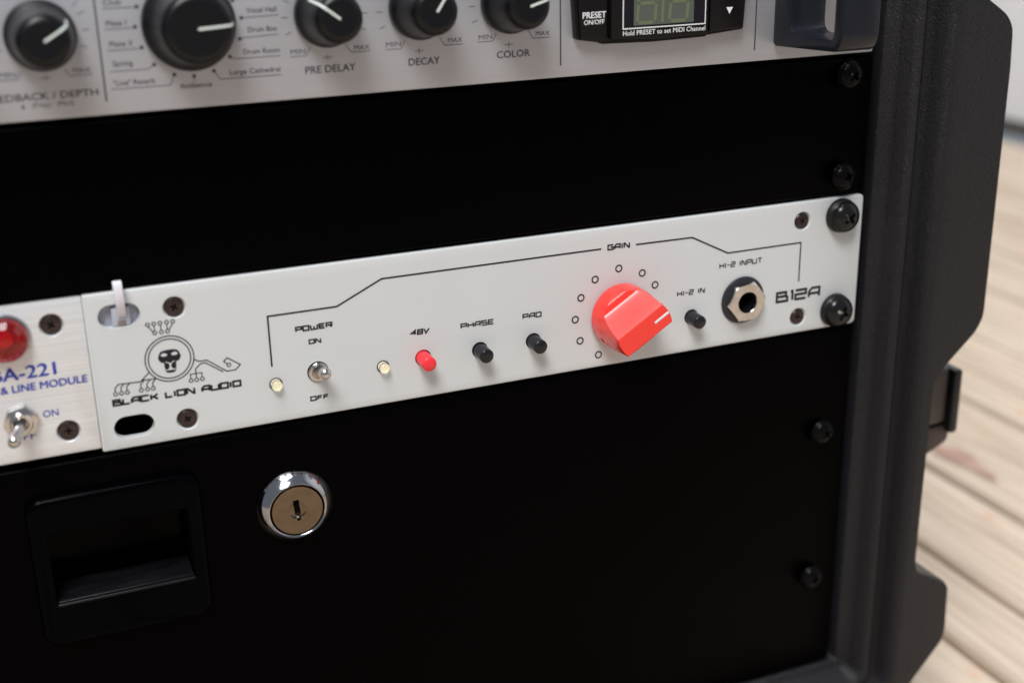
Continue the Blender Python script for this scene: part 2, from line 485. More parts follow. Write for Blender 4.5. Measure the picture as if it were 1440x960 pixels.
def recess(rr, ww, y):                     # recess floor: wear, plus glints painted in as a brighter colour
    return make_mesh(prism([(x, z) for x, z in [(ww,rr),(ww,ww),(rr,ww),(rr,-ww),(ww,-ww),(ww,-rr),(-ww,-rr),(-ww,-ww),(-rr,-ww),(-rr,ww),(-ww,ww),(-ww,rr)]], y, y+.1), 'recess', 'worn_glint')
RECF = make_mesh(prism([(x, z) for x, z in [(.3,1.25),(.3,.3),(1.25,.3),(1.25,-.3),(.3,-.3),(.3,-1.25),(-.3,-1.25),(-.3,-.3),(-1.25,-.3),(-1.25,.3),(-.3,.3),(-.3,1.25)]], -.12, .0), 'recess', 'hole')  # dark cross plate paints the shade inside the flat screw recess
REC = recess(1.7, .5, -3.75)
RECB = recess(1.25, .32, -2.15)
def csink(x, z, y=0):
    return move(lathe([(0,-1.6),(2.55,-1.6),(2.55,-.8),(3.15,.02),(3.15,3),(0,3)], 48), (x, y, z))
def flat_screw(x, z, parent, rot=0, y=0):
    o = link('screw', FLAT, parent, (x, y, z)); o.rotation_euler.y = R(rot)
    link('recess', RECF, o, (x, y, z)).rotation_euler.y = R(-28); return o
def rack_screw(x, z, parent, rot=0, big=True, y=0):
    if big:
        w = link('washer', CUPM, parent, (x, y, z))
        o = link('screw', PAN, parent, (x, y, z)); rc = REC
    else:
        o = link('screw', PANB, parent, (x, y, z)); rc = RECB
    o.rotation_euler = (R(random.uniform(-3, 3)), R(rot), R(random.uniform(-3, 3)))
    link('recess', rc, o, (x, y, z)).rotation_euler.y = R(-40 if big else -35)
    return o

# ================================================================== SETTING
deck_bm = bmesh.new()
box(deck_bm, -1500, 913, -1300, 1700, -232, -219)
deck = obj('deck', deck_bm, 'gap'); deck['kind'] = 'structure'
joints = [-1480,-1400,-1320,-1235,-1150,-1065,-980,-895,-812,-727,-640,-556,-470,-388,-300,-214,-130,-45,18,60,103,148,211,297,383,468,553,638,723,808,900]
def plank(x0, x1):
    bm = bmesh.new()
    g = 2.3
    w = x1-x0-2*g
    # cross-section with eased edges and, on the wide boards, shallow machined grooves
    top = [(0,-3.0),(1.2,-1.0),(3.4,0)]
    if w > 52:
        k = 9.0
        gx = w*.42
        while gx < w-9:
            top += [(gx-1.6,0),(gx,-1.5),(gx+1.6,0)]
            gx += k
    top += [(w-3.4,0),(w-1.2,-1.0),(w,-3.0)]
    prof = [(0,-19)] + top + [(w,-19)]
    ys = [-1290, -420, 200, 780, 1690]
    rings = []
    for y in ys:
        dz = random.uniform(-.5, .5)
        rings.append([bm.verts.new((x0+g+px, y, -200+pz+dz)) for px, pz in prof])
    for a, b in zip(rings, rings[1:]):
        for k in range(len(prof)-1): bm.faces.new((a[k], a[k+1], b[k+1], b[k]))
    bm.faces.new(rings[0]); bm.faces.new(rings[-1][::-1])
    bmesh.ops.recalc_face_normals(bm, faces=bm.faces)
    return obj('plank', bm, 'wood', deck, ((x0+x1)/2, 0, -200), smooth=20)
planks = [plank(a, b) for a, b in zip(joints, joints[1:])]
# brown-red rust stain soaked into the board behind the case
st = bmesh.new()
pts = []
for k in range(28):
    a = 2*math.pi*k/28
    rr = 1 + .12*math.sin(3*a+1) + .10*math.sin(5*a)
    pts.append((231 + 7*rr*math.cos(a) + .0 + 1.5*math.sin(a*2), 186 + 26*rr*math.sin(a)))
vs = [st.verts.new((x, y, -199.2)) for x, y in pts]
st.faces.new(vs)
bmesh.ops.recalc_face_normals(st, faces=st.faces)
for p_ in planks:
    if WO[p_.name].x == 254: obj('stain', st, 'stain', p_, (231, 186, -199.2))

wall = thing('white_wall', 'smooth white wall at the far edge of the planks, upper right corner', 'wall', (940, 400, -200))
obj('wall_face', rbox(922, 1040, -700, 2600, -190, 1900, 4), 'wall', wall, (940, 400, -200))
obj('base_gap_strip', rbox(917, 925, -700, 2600, -196, -178, 2), 'gap', wall, (940, 400, -200))  # solid dark strip put in for the dark gap at the wall base

# ================================================================== RACK CASE
case = thing('rack_case', 'black textured moulded plastic rack case standing on wooden planks', 'rack case', (-241, 0, -200))
X0, X1, Z0, Z1 = -486.0, 3.4, -154.0, 200.0
prof = [(-.0, 70), (-.4, 6), (0, 0.6), (.5, -.1), (1.6, -.6), (3.2, -1.4), (4.2, -3.2), (5.6, -6.6), (6.8, -8.2), (8.0, -8.6), (8.9, -8.0),
        (10.2, -6.3), (11.8, -4.2), (13.2, -2.6), (14.0, -2.2), (14.8, -2.6), (15.8, -4.4), (17.0, -7.2), (18.0, -9.0), (19.0, -9.9), (20.4, -10.2)]
bm = bmesh.new()
rings = []
for d, y in prof:
    rings.append([bm.verts.new((x, y, z)) for x, z in rrect(X0-d, X1+d, Z0-d, Z1+d, 1.5+max(d, 0)*.55, 8)])
n = len(rings[0])
for a, b in zip(rings, rings[1:]):
    for k in range(n): bm.faces.new((a[k], a[(k+1) % n], b[(k+1) % n], b[k]))
# outer outline with the corner and side bumpers
right = [(26.3,-176),(30,-166),(43.2,-150.5),(44.2,-146),(43.4,-127.5),(41,-125.3),(28.6,-118.5),(27.2,-114),(27.2,-90),(27.4,-45),(30.2,-40.2),(43.2,-28.4),(45.8,-23.5),
         (45.6,20),(45.4,60),(44.6,72.5),(41.8,76.6),(30,84),(27,90),(27,128),(30,134),(44,144),(45,150),(45,190),(42,205),(26,222)]
left = [(-482.6 - x, z) for x, z in reversed(right)]
outl = rounded(right + left, 2.6, 4)
outer = [bm.verts.new((x, -10.2, z)) for x, z in outl]
oe = [bm.edges.new((outer[i], outer[(i+1) % len(outer)])) for i in range(len(outer))]
ie = [bm.edges.get((rings[-1][i], rings[-1][(i+1) % n])) for i in range(n)]
bmesh.ops.triangle_fill(bm, edges=oe+ie, use_beauty=True)
def shrink(pts, d):
    out = []
    N = len(pts)
    for i in range(N):
        a = Vector(pts[i-1]); b = Vector(pts[(i+1) % N]); t = (b-a).normalized()
        out.append((pts[i][0]+t.y*d, pts[i][1]-t.x*d))
    return out
prev = outer
for d, y in ((.5, -9.9), (1.0, -9.2), (1.25, -8.2), (1.3, 46), (0.4, 48), (-1.2, 49)):
    cur = [bm.verts.new((x, y, z)) for x, z in shrink(outl, d-.6)]
    for k in range(len(cur)): bm.faces.new((prev[k], prev[(k+1) % len(cur)], cur[(k+1) % len(cur)], cur[k]))
    prev = cur
be = [bm.edges.get((prev[i], prev[(i+1) % len(prev)])) for i in range(len(prev))]
ri = [bm.edges.get((rings[0][i], rings[0][(i+1) % n])) for i in range(n)]
bmesh.ops.recalc_face_normals(bm, faces=bm.faces)
obj('front_rim', bm, 'case', case, (-241, 0, -200), smooth=35)
bm = bmesh.new()
box(bm, -482.6-23, 23, 40, 400, -180, 224)
box(bm, -482.6-15, 15, 41, 392, -172, 216)
bmesh.ops.recalc_face_normals(bm, faces=bm.faces)
bevel(bm, 5, 3)
obj('shell', bm, 'case', case, (-241, 0, -200))
obj('inner_back', rbox(-500, 12, 66, 70, -165, 212, .5), 'caserear', case, (-241, 0, -200))
# rubber feet under the case
fm = None
for fx in (-440, -42):
    for fy in (60, 340):
        if fm is None:
            b_ = rbox(-18, 18, -18, 18, 0, 20, 3)
            o = obj('foot', b_, 'latchplate', case, (fx, fy, -200), local=True); fm = o.data
        else: link('foot', fm, case, (fx, fy, -200))
# rack rails behind the ears
for rx in (-474, -9):
    obj('rack_rail', rbox(rx-10, rx+10, 4.2, 7, -153, 199, .4), 'caserear', case, (rx, 4, -150))
# side latch
la = obj('latch', rbox(24, 54, 11, 34, -73, -50.5, 2.0), 'latch', case, (26, 20, -60))
obj('latch_plate', rbox(54.2, 58.0, 9, 36, -76.5, -51.5, 1.2), 'latchplate', la, (56, 20, -60))
bm = prism(rounded([(24,-88),(46,-85.5),(56,-81),(57,-76.8),(54,-74.2),(24,-74.2)], 1.5), 12, 32)
bevel(bm, .8, 2, 50)
obj('latch_hook', bm, 'latch', la, (40, 20, -80))

# ================================================================== 1U BLANK PANEL
bl = thing('blank_panel', 'plain black rack panel between the silver effects unit and pale grey preamp', 'rack panel', (-241, 0, 22.8))
obj('face', rbox(-482.6, 0.2, 0.2, 2.6, 22.8, 65.6, .7), 'blank', bl, (-241, 0, 22.8))
for x, z, r in ((-9.3, 60.6, 8), (-9.3, 28.9, 31), (-473.8, 60.6, 0), (-473.8, 28.9, 20)):
    rack_screw(x, z, bl, r, big=False, y=.2)

# ================================================================== DRAWER
dr = thing('drawer_unit', 'black locking rack drawer with recessed pull below the grey preamp', 'drawer', (-241, 0, -154))
face = rbox(-482.6, -0.2, 0.0, 3.0, -152.2, -22.9, 1.0, 3)
hole = rbox(-259.5, -222.0, -10, 10, -72.6, -36.5, 3.0, 3)
obj('face', boolean(face, [hole]), 'drawer', dr, (-241, 0, -154), smooth=30)
obj('drawer_box', rbox(-470, -14, 32, 60, -148, -26, .5), 'caserear', dr, (-241, 30, -154))
pull = prism(rrect(-263.2, -217.6, -75.5, -31.2, 4.5, 6), -3.2, 16.0)
bevel(pull, 1.7, 4, 60)
cut = bmesh.new()                                # pocket: sloping floor, straight sides
cx0, cx1 = -258.6, -221.6
pp = [(-20,-41.0),(10,-41.0),(10,-63.4),(-2.6,-62.4),(-20,-62.4)]
a = [cut.verts.new((cx0, y, z)) for y, z in pp]; b = [cut.verts.new((cx1, y, z)) for y, z in pp]
cut.faces.new(a); cut.faces.new(b[::-1])
for k in range(len(pp)): cut.faces.new((a[k], b[k], b[(k+1) % len(pp)], a[(k+1) % len(pp)]))
bmesh.ops.recalc_face_normals(cut, faces=cut.faces)
obj('pull', boolean(pull, [cut]), 'pull', dr, (-241, 0, -50), smooth=32)
obj('pull_floor', rbox(-258.4, -221.8, -2.2, 9.9, -64.6, -62.25, .3), 'pullfloor', dr, (-241, 5, -64))
obj('pull_lip_highlight', rbox(-258.5, -221.7, -3.7, -2.7, -63.1, -62.3, .3), 'pullfloor', dr, (-241, -3, -63))  # lighter strip paints the edge highlight on the scuffed lip
# cam lock
LX, LZ = -191.5, -48.4
lock = obj('lock_bezel', lathe([(7.7,.2),(10.9,0),(11.15,.5),(10.9,1.1),(8.7,3.5),(8.35,3.75),(8.0,3.6),(7.75,3.2),(7.7,.3),(7.7,.2)], 72), 'chrome', dr, (LX, 0, LZ), local=True)
cyl = lathe([(0,.3),(7.5,.3),(7.5,3.1),(7.3,3.45),(2.6,3.45),(2.35,3.25),(1.9,3.15),(0,3.15)], 72)
key = rbox(-.85, .85, -6, -1.2, -1.5, 3.3, .2, 2)
k2 = rbox(-.6, .6, -6, -1.8, -3.3, -1.2, .15, 2)
bmx = boolean(cyl, [key, k2])
bmesh.ops.rotate(bmx, verts=bmx.verts, cent=(0,0,0), matrix=Matrix.Rotation(R(-6), 3, 'Y'))
obj('lock_cylinder', bmx, 'lockface', lock, (LX, 0, LZ), local=True, smooth=30)
obj('keyway', rbox(-.8, .8, -1.9, -1.3, -1.5, 3.2, .1), 'hole', lock, (LX, 0, LZ), local=True)
obj('key_tumbler', rbox(-.55, .55, -2.9, -1.9, -2.8, -1.9, .2), 'chrome', lock, (LX, 0, LZ), local=True)
for x, z, r in ((-10.6, -59.0, 20), (-10.9, -115.0, 55), (-473.8, -59.0, 0), (-473.8, -115.0, 70)):
    rack_screw(x, z, dr, r, big=False)

# ================================================================== SILVER LINE MODULE
lm = thing('line_module', 'brushed silver half-rack line module with red jewel lamp and blue lettering', 'audio module', (-362, 0.5, -21.6))
face = rbox(-482.6, -241.42, .5, 2.8, -20.9, 21.7, .4, 2)
face = boolean(face, [csink(-249.5, 15.1, .5), csink(-249.1, -14.4, .5)])
obj('faceplate', face, 'silver', lm, (-362, .5, -21.6))
flat_screw(-249.5, 15.1, lm, 10, .8); flat_screw(-249.1, -14.4, lm, -22, .8)
YP = .42
word('BA-221', -265.6, -250.0, 1.9, 3.6, YP, 'lettering', 'blueink', lm, bold=.026)
word('& LINE MODULE', -263.9, -242.7, -1.5, 2.1, YP, 'lettering', 'blueink', lm, bold=.026)
word('ON', -254.7, -250.9, -9.5, 2.0, YP, 'lettering', 'blueink', lm, bold=.008)
word('OFF', -263.3, -257.2, -14.8, 1.85, YP, 'lettering', 'blueink', lm, bold=.008)
# red jewel
bez = obj('lamp_bezel', lathe([(6.3,0),(6.5,.3),(6.2,1.0),(5.6,1.1),(5.5,.1)], 48), 'chrome', lm, (-261.0, .5, 13.2), local=True)
jw = lathe([(0,.2),(5.9,.2),(6.0,1.2),(5.4,3.1),(3.9,4.7),(1.9,5.5),(0,5.6)], 14)
for e in jw.edges: e.smooth = False
obj('jewel_lamp', jw, 'jewel', bez, (-261.0, .5, 13.2), local=True, smooth=0)
obj('lamp_core', lathe([(0,-.4),(5.8,-.4),(5.8,.05),(1.8,.1),(1.6,1.6),(0,1.9)], 24), 'jewelcore', bez, (-261.0, .5, 13.2), local=True)
def toggle(parent, x, y, z, nut_r, base_r, tip, name='toggle_switch'):
    """bushing with a bat lever; tip is the lever end relative to the base"""
    n6 = []
    if nut_r:
        bm = prism([(nut_r*math.cos(R(a+12)), nut_r*math.sin(R(a+12))) for a in range(0, 360, 60)], 0, -1.9)
        bevel(bm, .25, 2)
        t = obj(name, bm, 'nickel', parent, (x, y, z), local=True)
        obj('bushing', lathe([(2.9,0),(2.9,3.0),(2.6,3.3),(1.9,3.3),(1.7,2.7),(0,2.2)], 36), 'nickel', t, (x, y, z), local=True)
        h0 = 2.6
    else:
        t = obj(name, lathe([(base_r,0),(base_r+.05,.5),(base_r-.2,.85),(base_r-.8,.95),(base_r-1.1,.6),(0,.3)], 40), 'nickel', parent, (x, y, z), local=True)
        obj('shadow_gap', lathe([(0,0),(base_r+.3,.0),(base_r+.3,.04),(0,.04)], 40), 'hole', t, (x, y, z), local=True)
        h0 = .3
    T = Vector(tip); st_ = Vector((0, -h0, 0)); d = T-st_
    path = [st_ + d*k for k in (0, .25, .5, .75, .88, .96, 1.0, 1.02)]
    rr = [1.2, 1.35, 1.5, 1.65, 1.65, 1.35, .8, .15]
    obj('lever', tube(path, rr, 20), 'nickel', t, (x, y, z), local=True)
    return t
toggle(lm, -260.2, .5, -9.2, 4.5, 3, (-2.7, -11.5, -1.6))

# ================================================================== PALE GREY PREAMP
pa = thing('preamp', 'pale grey half-rack microphone preamp with one big red gain knob', 'preamp', (-120.6, 0, -22.0))
outline = rounded([(-241.35, -21.9), (0.35, -21.9), (0.35, 21.9), (-241.35, 21.9)], [.6, 1.6, 1.6, .6], 4)
bm = prism(outline, 0, 2.6)
bevel(bm, .55, 3, 60)
def stadium(cx, cz, l, w, y0, y1):
    r = w/2
    return prism(arc(cx+l/2-r, cz, r, -90, 90, 12) + arc(cx-l/2+r, cz, r, 90, 270, 12), y0, y1)
SCR = ((-218.7,15.5,0),(-218.5,-16.4,35),(-22.7,15.6,10),(-22.3,-16.5,-15))
cuts = [csink(x, z) for x, z, r in SCR] + [stadium(-232.8, 15.3, 10.7, 6.4, -5, 8), stadium(-232.5, -15.95, 10.6, 6.5, -5, 8)]
for bx, bz in ((-150.8,-9.7),(-133.3,-10.1),(-116.2,-10.0),(-62.3,-10.5)):
    cuts.append(move(lathe([(0,-6),(2.45,-6),(2.45,6),(0,6)], 40), (bx, 0, bz)))
for bx, bz in ((-193.8,-10.5),(-162.9,-10.5)):
    cuts.append(move(lathe([(0,-6),(1.75,-6),(1.75,6),(0,6)], 32), (bx, 0, bz)))
cuts.append(move(lathe([(0,-6),(3.6,-6),(3.6,6),(0,6)], 48), (-43.9, 0, -7.5)))
obj('faceplate', boolean(bm, cuts), 'grey', pa, (-120.6, 0, -22), smooth=50)
bx_ = rbox(-228, -14, 2.9, 30, -20, 20, .5)
obj('chassis', bx_, 'caserear', pa, (-120.6, 3, -22))
for x, z, r in SCR:
    flat_screw(x, z, pa, r, .3)
rack_screw(-8.6, 16.0, pa, 12); rack_screw(-8.4, -15.9, pa, -18)
# print
Y = -.06
bm = bmesh.new()
ribbon(bm, [(-194.5,-5.2),(-194.5,9.4),(-175.2,9.4),(-161.9,15.6),(-93.8,15.5)], .5, Y)
ribbon(bm, [(-82.2,15.4),(-62.8,15.2),(-49.9,8.6),(-22.9,8.6),(-22.9,-4.4)], .5, Y)
obj('outline_print', bm, 'ink', pa, (-120, Y, 8), smooth=0)
def tw(text, x0, x1, z, h, w, gap=.32, slant=0.):
    bm = bmesh.new(); techno(bm, text, x0, x1, z, h*1.07, w*1.06, Y, gap, slant)
    bmesh.ops.recalc_face_normals(bm, faces=bm.faces)
    return obj('lettering', bm, 'ink', pa, ((x0+x1)/2, Y, z), smooth=0)
tw('GAIN', -91.8, -84.2, 14.7, 1.75, .46)
tw('POWER', -187.3, -176.7, 3.6, 1.6, .44)
tw('ON', -183.8, -180.2, -.4, 1.4, .38)
tw('OFF', -184.6, -179.2, -17.3, 1.4, .38)
tw('48V', -154.4, -148.6, -2.5, 1.6, .42, slant=.12)
tw('PHASE', -139.1, -128.6, -2.8, 1.6, .38)
tw('PAD', -119.6, -113.4, -2.8, 1.6, .38)
tw('HI-2 IN', -67.6, -57.7, -3.2, 1.65, .36, gap=.38)
tw('HI-2 INPUT', -52.8, -37.1, 3.8, 1.7, .36, gap=.38)
tw('B12A', -31.3, -14.2, -10.7, 3.6, .82, gap=.3)
tw('BLACK LION AUDIO', -237.4, -203.2, -9.45, 1.9, .54, gap=.29)
bm = bmesh.new()
for x, z in ((-87.9,8.7),(-79.9,6.2),(-75.4,1.8),(-95.8,6.3),(-100.5,1.2),(-102.4,-5.4),(-100.8,-12.4),(-94.6,-17.9),(-73.5,-5.6)):
    ring(bm, x, z, 1.0, .44, Y, 28)
obj('gain_marks', bm, 'ink', pa, (-88, Y, -5), smooth=0)
# emblem: lion head in a ring with circuit-trace mane and tail
bm = bmesh.new()
LCX, LCZ = -221.4, 1.6
def lp(px, pz):                        # emblem drawn on its own grid (origin at the ring centre, unit = mm)
    return (LCX+px, LCZ+pz)
ring(bm, LCX, LCZ, 6.35, .32, Y, 64); ring(bm, LCX, LCZ, 5.5, .32, Y, 64)
for i, x in enumerate((-4.6,-3.0,-1.4,.3,1.9)):
    ring(bm, *lp(x, 10.2), .48, .27, Y, 14)
for i, x in enumerate((-3.0,-1.3,.3)):
    ring(bm, *lp(x, 7.7), .48, .27, Y, 14)
for a_, b_ in (((-4.5,9.7),(-3.4,8.0)),((-3.0,9.7),(-3.0,8.2)),((-1.35,9.7),(-1.3,8.2)),((.3,9.7),(.3,8.2)),((1.8,9.7),(.8,8.1))):
    ribbon(bm, [lp(*a_), lp(*b_)], .27, Y)
ribbon(bm, [lp(-5.7,-3.0), lp(-8.1,-5.2), lp(-13.8,-5.0), lp(-14.8,-6.0), lp(-14.8,-7.0)], .30, Y)
ribbon(bm, [lp(-4.0,-5.0), lp(-7.9,-4.9)], .30, Y)
for x in (-14.8,-13.3,-11.8,-8.2,-6.6,-5.1):
    ring(bm, *lp(x, -7.6), .5, .27, Y, 14)
for x in (-13.3,-11.8,-8.2,-6.6,-5.1):
    ribbon(bm, [lp(x, -7.1), lp(x, -6.0), lp(x+.9, -5.1)], .27, Y)
ribbon(bm, [lp(6.2,-1.2), lp(7.6,-2.0), lp(9.6,-2.0), lp(14.6,-6.0), lp(17.0,-6.0), lp(18.4,-4.7), lp(15.0,-2.2), lp(14.0,-3.1), lp(14.9,-4.0)], .30, Y)
ring(bm, *lp(15.3,-4.3), .5, .27, Y, 14)
ribbon(bm, [lp(13.6,-6.0), lp(9.2,-2.7), lp(7.9,-2.7), lp(6.4,-4.0), lp(6.4,-6.4)], .30, Y)
ribbon(bm, [lp(4.9,-6.6), lp(4.9,-5.3), lp(7.9,-5.3), lp(7.9,-6.6)], .27, Y)
for x in (4.9,6.4,7.9): ring(bm, *lp(x, -7.1), .5, .27, Y, 14)
bmesh.ops.recalc_face_normals(bm, faces=bm.faces)
obj('emblem_print', bm, 'ink', pa, (LCX, Y, LCZ), smooth=0)
bm = bmesh.new()
poly(bm, [lp(x*.97, z*.93) for x, z in ((-2.25,2.45),(-.9,2.75),(.9,2.75),(2.25,2.45),(2.75,1.6),(3.1,.5),(2.85,-.2),(2.4,-.85),(1.65,-1.0),(1.6,-2.2),(1.45,-3.5),
    (1.2,-4.0),(.6,-4.25),(-.6,-4.25),(-1.2,-4.0),(-1.45,-3.5),(-1.6,-2.2),(-1.65,-1.0),(-2.4,-.85),(-2.85,-.2),(-3.1,.5),(-2.75,1.6))], Y)
bmesh.ops.recalc_face_normals(bm, faces=bm.faces)
obj('emblem_print', bm, 'ink', pa, (LCX, Y, LCZ), smooth=0)
bm = bmesh.new()
for sg in (-1, 1):
    poly(bm, [lp(x*sg, z) for x, z in ((2.2,1.35),(1.5,1.8),(.55,1.45),(.6,.95),(1.5,.8),(2.1,1.0))], Y-.03)
    ribbon(bm, [lp(sg*1.2, -.75), lp(sg*.35, -1.15)], .22, Y-.03)
poly(bm, [lp(x, z) for x, z in ((-.42,-1.15),(.42,-1.15),(.14,-2.0),(.55,-2.95),(-.55,-2.95),(-.14,-2.0))], Y-.04)
ribbon(bm, [lp(-1.3, -3.05), lp(1.3, -3.05)], .26, Y-.05)
bmesh.ops.recalc_face_normals(bm, faces=bm.faces)
obj('emblem_pale_shapes', bm, 'grey', pa, (LCX, Y, LCZ), smooth=0)  # pale eye, nose and mouth shapes in the panel colour
# LEDs
for x in (-193.8, -162.9):
    o = obj('led', lathe([(0,.25),(1.5,.25),(1.5,1.5),(1.4,1.9),(1.05,2.2),(.6,2.35),(0,2.4)], 32), 'led', pa, (x, 0, -10.5), local=True)
    obj('led_chip', lathe([(0,-1.5),(1.5,-1.5),(1.5,.05),(1.4,.15),(0,.15)], 32), 'phosphor', o, (x, 0, -10.5), local=True)
    obj('led_gap', lathe([(1.5,-2),(1.5,.0),(1.62,.05),(1.9,.05),(1.9,-2)], 32), 'jackring', o, (x, 0, -10.5), local=True)
# power toggle
toggle(pa, -181.8, 0, -8.8, None, 2.75, (0.5, -8.2, 2.2))
# push buttons
BT = None
for i, (x, z) in enumerate(((-150.8,-9.8),(-133.3,-10.2),(-116.2,-10.1),(-62.3,-10.6))):
    b_ = lathe([(0,-4),(2.15,-4),(2.15,5.1),(2.08,5.45),(1.85,5.65),(0,5.7)], 40)
    o = obj('push_button', b_, 'redbtn' if i == 0 else 'btn', pa, (x, 0, z), local=True)
    o.rotation_euler = (R(1.5), 0, R(random.uniform(-1.5, 1.5)))
    if i == 0: o['label'] = 'red push button beside the second small lamp'
# jack
JX, JZ = -43.9, -7.5
jk = obj('jack_washer', lathe([(5.2,0),(7.6,0),(7.75,.3),(7.5,.9),(6.6,1.25),(5.0,1.3),(3.5,1.3)], 64), 'jackring', pa, (JX, 0, JZ), local=True)
nut = prism([(6.75*math.cos(R(a+8)), 6.75*math.sin(R(a+8))) for a in range(0, 360, 60)], -1.2, -3.4)
cone = lathe([(0,1.0),(6.1,1.0),(6.1,2.7),(5.2,3.5),(0,3.5)], 64)
# chamfered hexagon: intersect by cutting with the outside of a cone
outr = lathe([(6.85,2.75),(5.8,3.6),(9,3.6),(9,2.75),(6.85,2.75)], 64)
hol = lathe([(0,-1),(3.35,-1),(3.35,3.2),(3.6,3.6),(3.6,6),(0,6)], 48)
cone.free()
obj('jack_nut', boolean(nut, [outr, hol]), 'nickel', jk, (JX, 0, JZ), local=True, smooth=25)
obj('jack_sleeve', lathe([(3.35,1.2),(3.35,3.1),(3.0,3.2),(2.9,3.0),(2.9,-2.7),(0,-2.7)], 48), 'hole', jk, (JX, 0, JZ), local=True)
obj('jack_bore', lathe([(0,-2.6),(2.85,-2.6),(2.85,-2.4),(0,-2.4)], 32), 'hole', jk, (JX, 0, JZ), local=True)
# gain knob: round skirt, tall wedge grip across it
def gain_knob():
    bm = bmesh.new()
    NA, NC = 14, 12
    levels = []
    def Rr(h): return 10.15 - 1.05*max(0, h-5)/11
    for h, w, dr_ in ((0,None,-.35),(.5,None,0),(3.0,None,.02),(5.0,None,0),(6.2,9.8,0),(6.9,9.3,0),(7.35,8.4,0),(7.55,7.9,0),(7.7,7.65,0),(7.9,7.45,0),
                      (8.4,7.15,0),(10,6.3,0),(12,5.3,0),(14,4.3,0),(15.5,3.6,0),(15.85,3.42,-.05),(16.0,3.2,-.2)):
        r = Rr(h)+dr_
        th = R(84) if w is None else min(R(84), math.asin(min(.9945, w/r)))
        pts = []
        for k in range(NA+1):
            a = -th + 2*th*k/NA; pts.append((r*math.cos(a), r*math.sin(a)))
        # upper chord
        c0 = pts[-1]
        round_ = w is None or w/r > .9945
        for k in range(1, NC):
            t = k/NC
            if round_:
                a = th + (math.pi-2*th)*t; pts.append((r*math.cos(a), r*math.sin(a)))
            else:
                x = c0[0]*(1-2*t)
                pts.append((x, c0[1]))
        half = list(pts)
        pts = half + [(-x, -y) for x, y in half]
        levels.append([bm.verts.new((x, -h, z)) for x, z in pts])
    n = len(levels[0])
    for a, b in zip(levels, levels[1:]):
        for k in range(n): bm.faces.new((a[k], a[(k+1) % n], b[(k+1) % n], b[k]))
    bm.faces.new(levels[-1]); bm.faces.new(levels[0][::-1])
    bmesh.ops.recalc_face_normals(bm, faces=bm.faces)
    return bm
ANG = R(31.5)
KX, KZ = -87.4, -5.9
bm = gain_knob()
ss = bmesh.new()
bmesh.ops.create_cone(ss, cap_ends=True, segments=20, radius1=.95, radius2=.95, depth=6)
bmesh.ops.rotate(ss, verts=ss.verts, cent=(0,0,0), matrix=Matrix.Rotation(R(90), 3, 'Y'))
move(ss, (-10.5, -5.2, 0))
bm = boolean(bm, [ss])
bmesh.ops.rotate(bm, verts=bm.verts, cent=(0,0,0), matrix=Matrix.Rotation(-ANG, 3, 'Y'))
gk = obj('gain_knob', bm, 'red', pa, (KX, -.6, KZ), local=True, smooth=24)
pt = rbox(3.6, 8.95, -16.08, -15.3, -.42, .42, .12, 2)
bmesh.ops.rotate(pt, verts=pt.verts, cent=(0,0,0), matrix=Matrix.Rotation(-ANG, 3, 'Y'))
obj('pointer_line', pt, 'white', gk, (KX, -.6, KZ), local=True)
obj('knob_bushing', lathe([(0,0),(4,0),(4,.8),(0,.8)], 32), 'hole', gk, (KX, 0, KZ), local=True)

# ================================================================== CABLE TIE
ct = thing('cable_tie', 'white nylon cable tie looped through the upper slot of the grey preamp', 'cable tie', (-232.3, 0, 16))
path = [(2.6, 13.6), (1.0, 14.8), (-.6, 16.4), (-1.9, 18.2), (-2.6, 20.2), (-2.9, 22.2), (-2.9, 23.8), (-2.7, 24.7), (-2.0, 25.0), (-1.2, 24.7), (-.7, 24.0), (-.4, 23.2), (-.1, 22.5), (0.6, 22.3), (2.6,22.2)]
bm = bmesh.new()
prev = None
for i, (y, z) in enumerate(path):
    a = path[max(i-1, 0)]; b = path[min(i+1, len(path)-1)]
    t = Vector((b[0]-a[0], b[1]-a[1])).normalized(); nn = Vector((t.y, -t.x))*(.32 if i < 11 else .14)
    cx = -232.2 - .25*(z-16)/9
    cur = [bm.verts.new((cx+sx*1.12, y+nn.x*s, z+nn.y*s)) for sx, s in ((-1,-1),(1,-1),(1,1),(-1,1))]
    if prev:
        for k in range(4): bm.faces.new((prev[k], prev[(k+1) % 4], cur[(k+1) % 4], cur[k]))
    else: bm.faces.new(cur)
    prev = cur
bm.faces.new(prev[::-1])
bmesh.ops.recalc_face_normals(bm, faces=bm.faces)
bevel(bm, .18, 2, 50)
obj('strap', bm, 'tie', ct, (-232.3, 0, 16))
mnt = obj('tie_mount', rbox(-239, -226.5, 2.0, 2.6, 11.2, 19.4, .2), 'tiemount', ct, (-232.3, 3, 15))
WO['x'] = Vector((0, 0, 0))
mnt.location.y += 0.0008
obj('tie_head', rbox(-234.6, -229.9, .7, 2.7, 12.2, 17.2, .35), 'tiemount', ct, (-232.3, 1, 14))
obj('tie_buckle', rbox(-233.3, -231.2, .45, .8, 12.5, 13.7, .1), 'tan', ct, (-232.3, 1, 13))

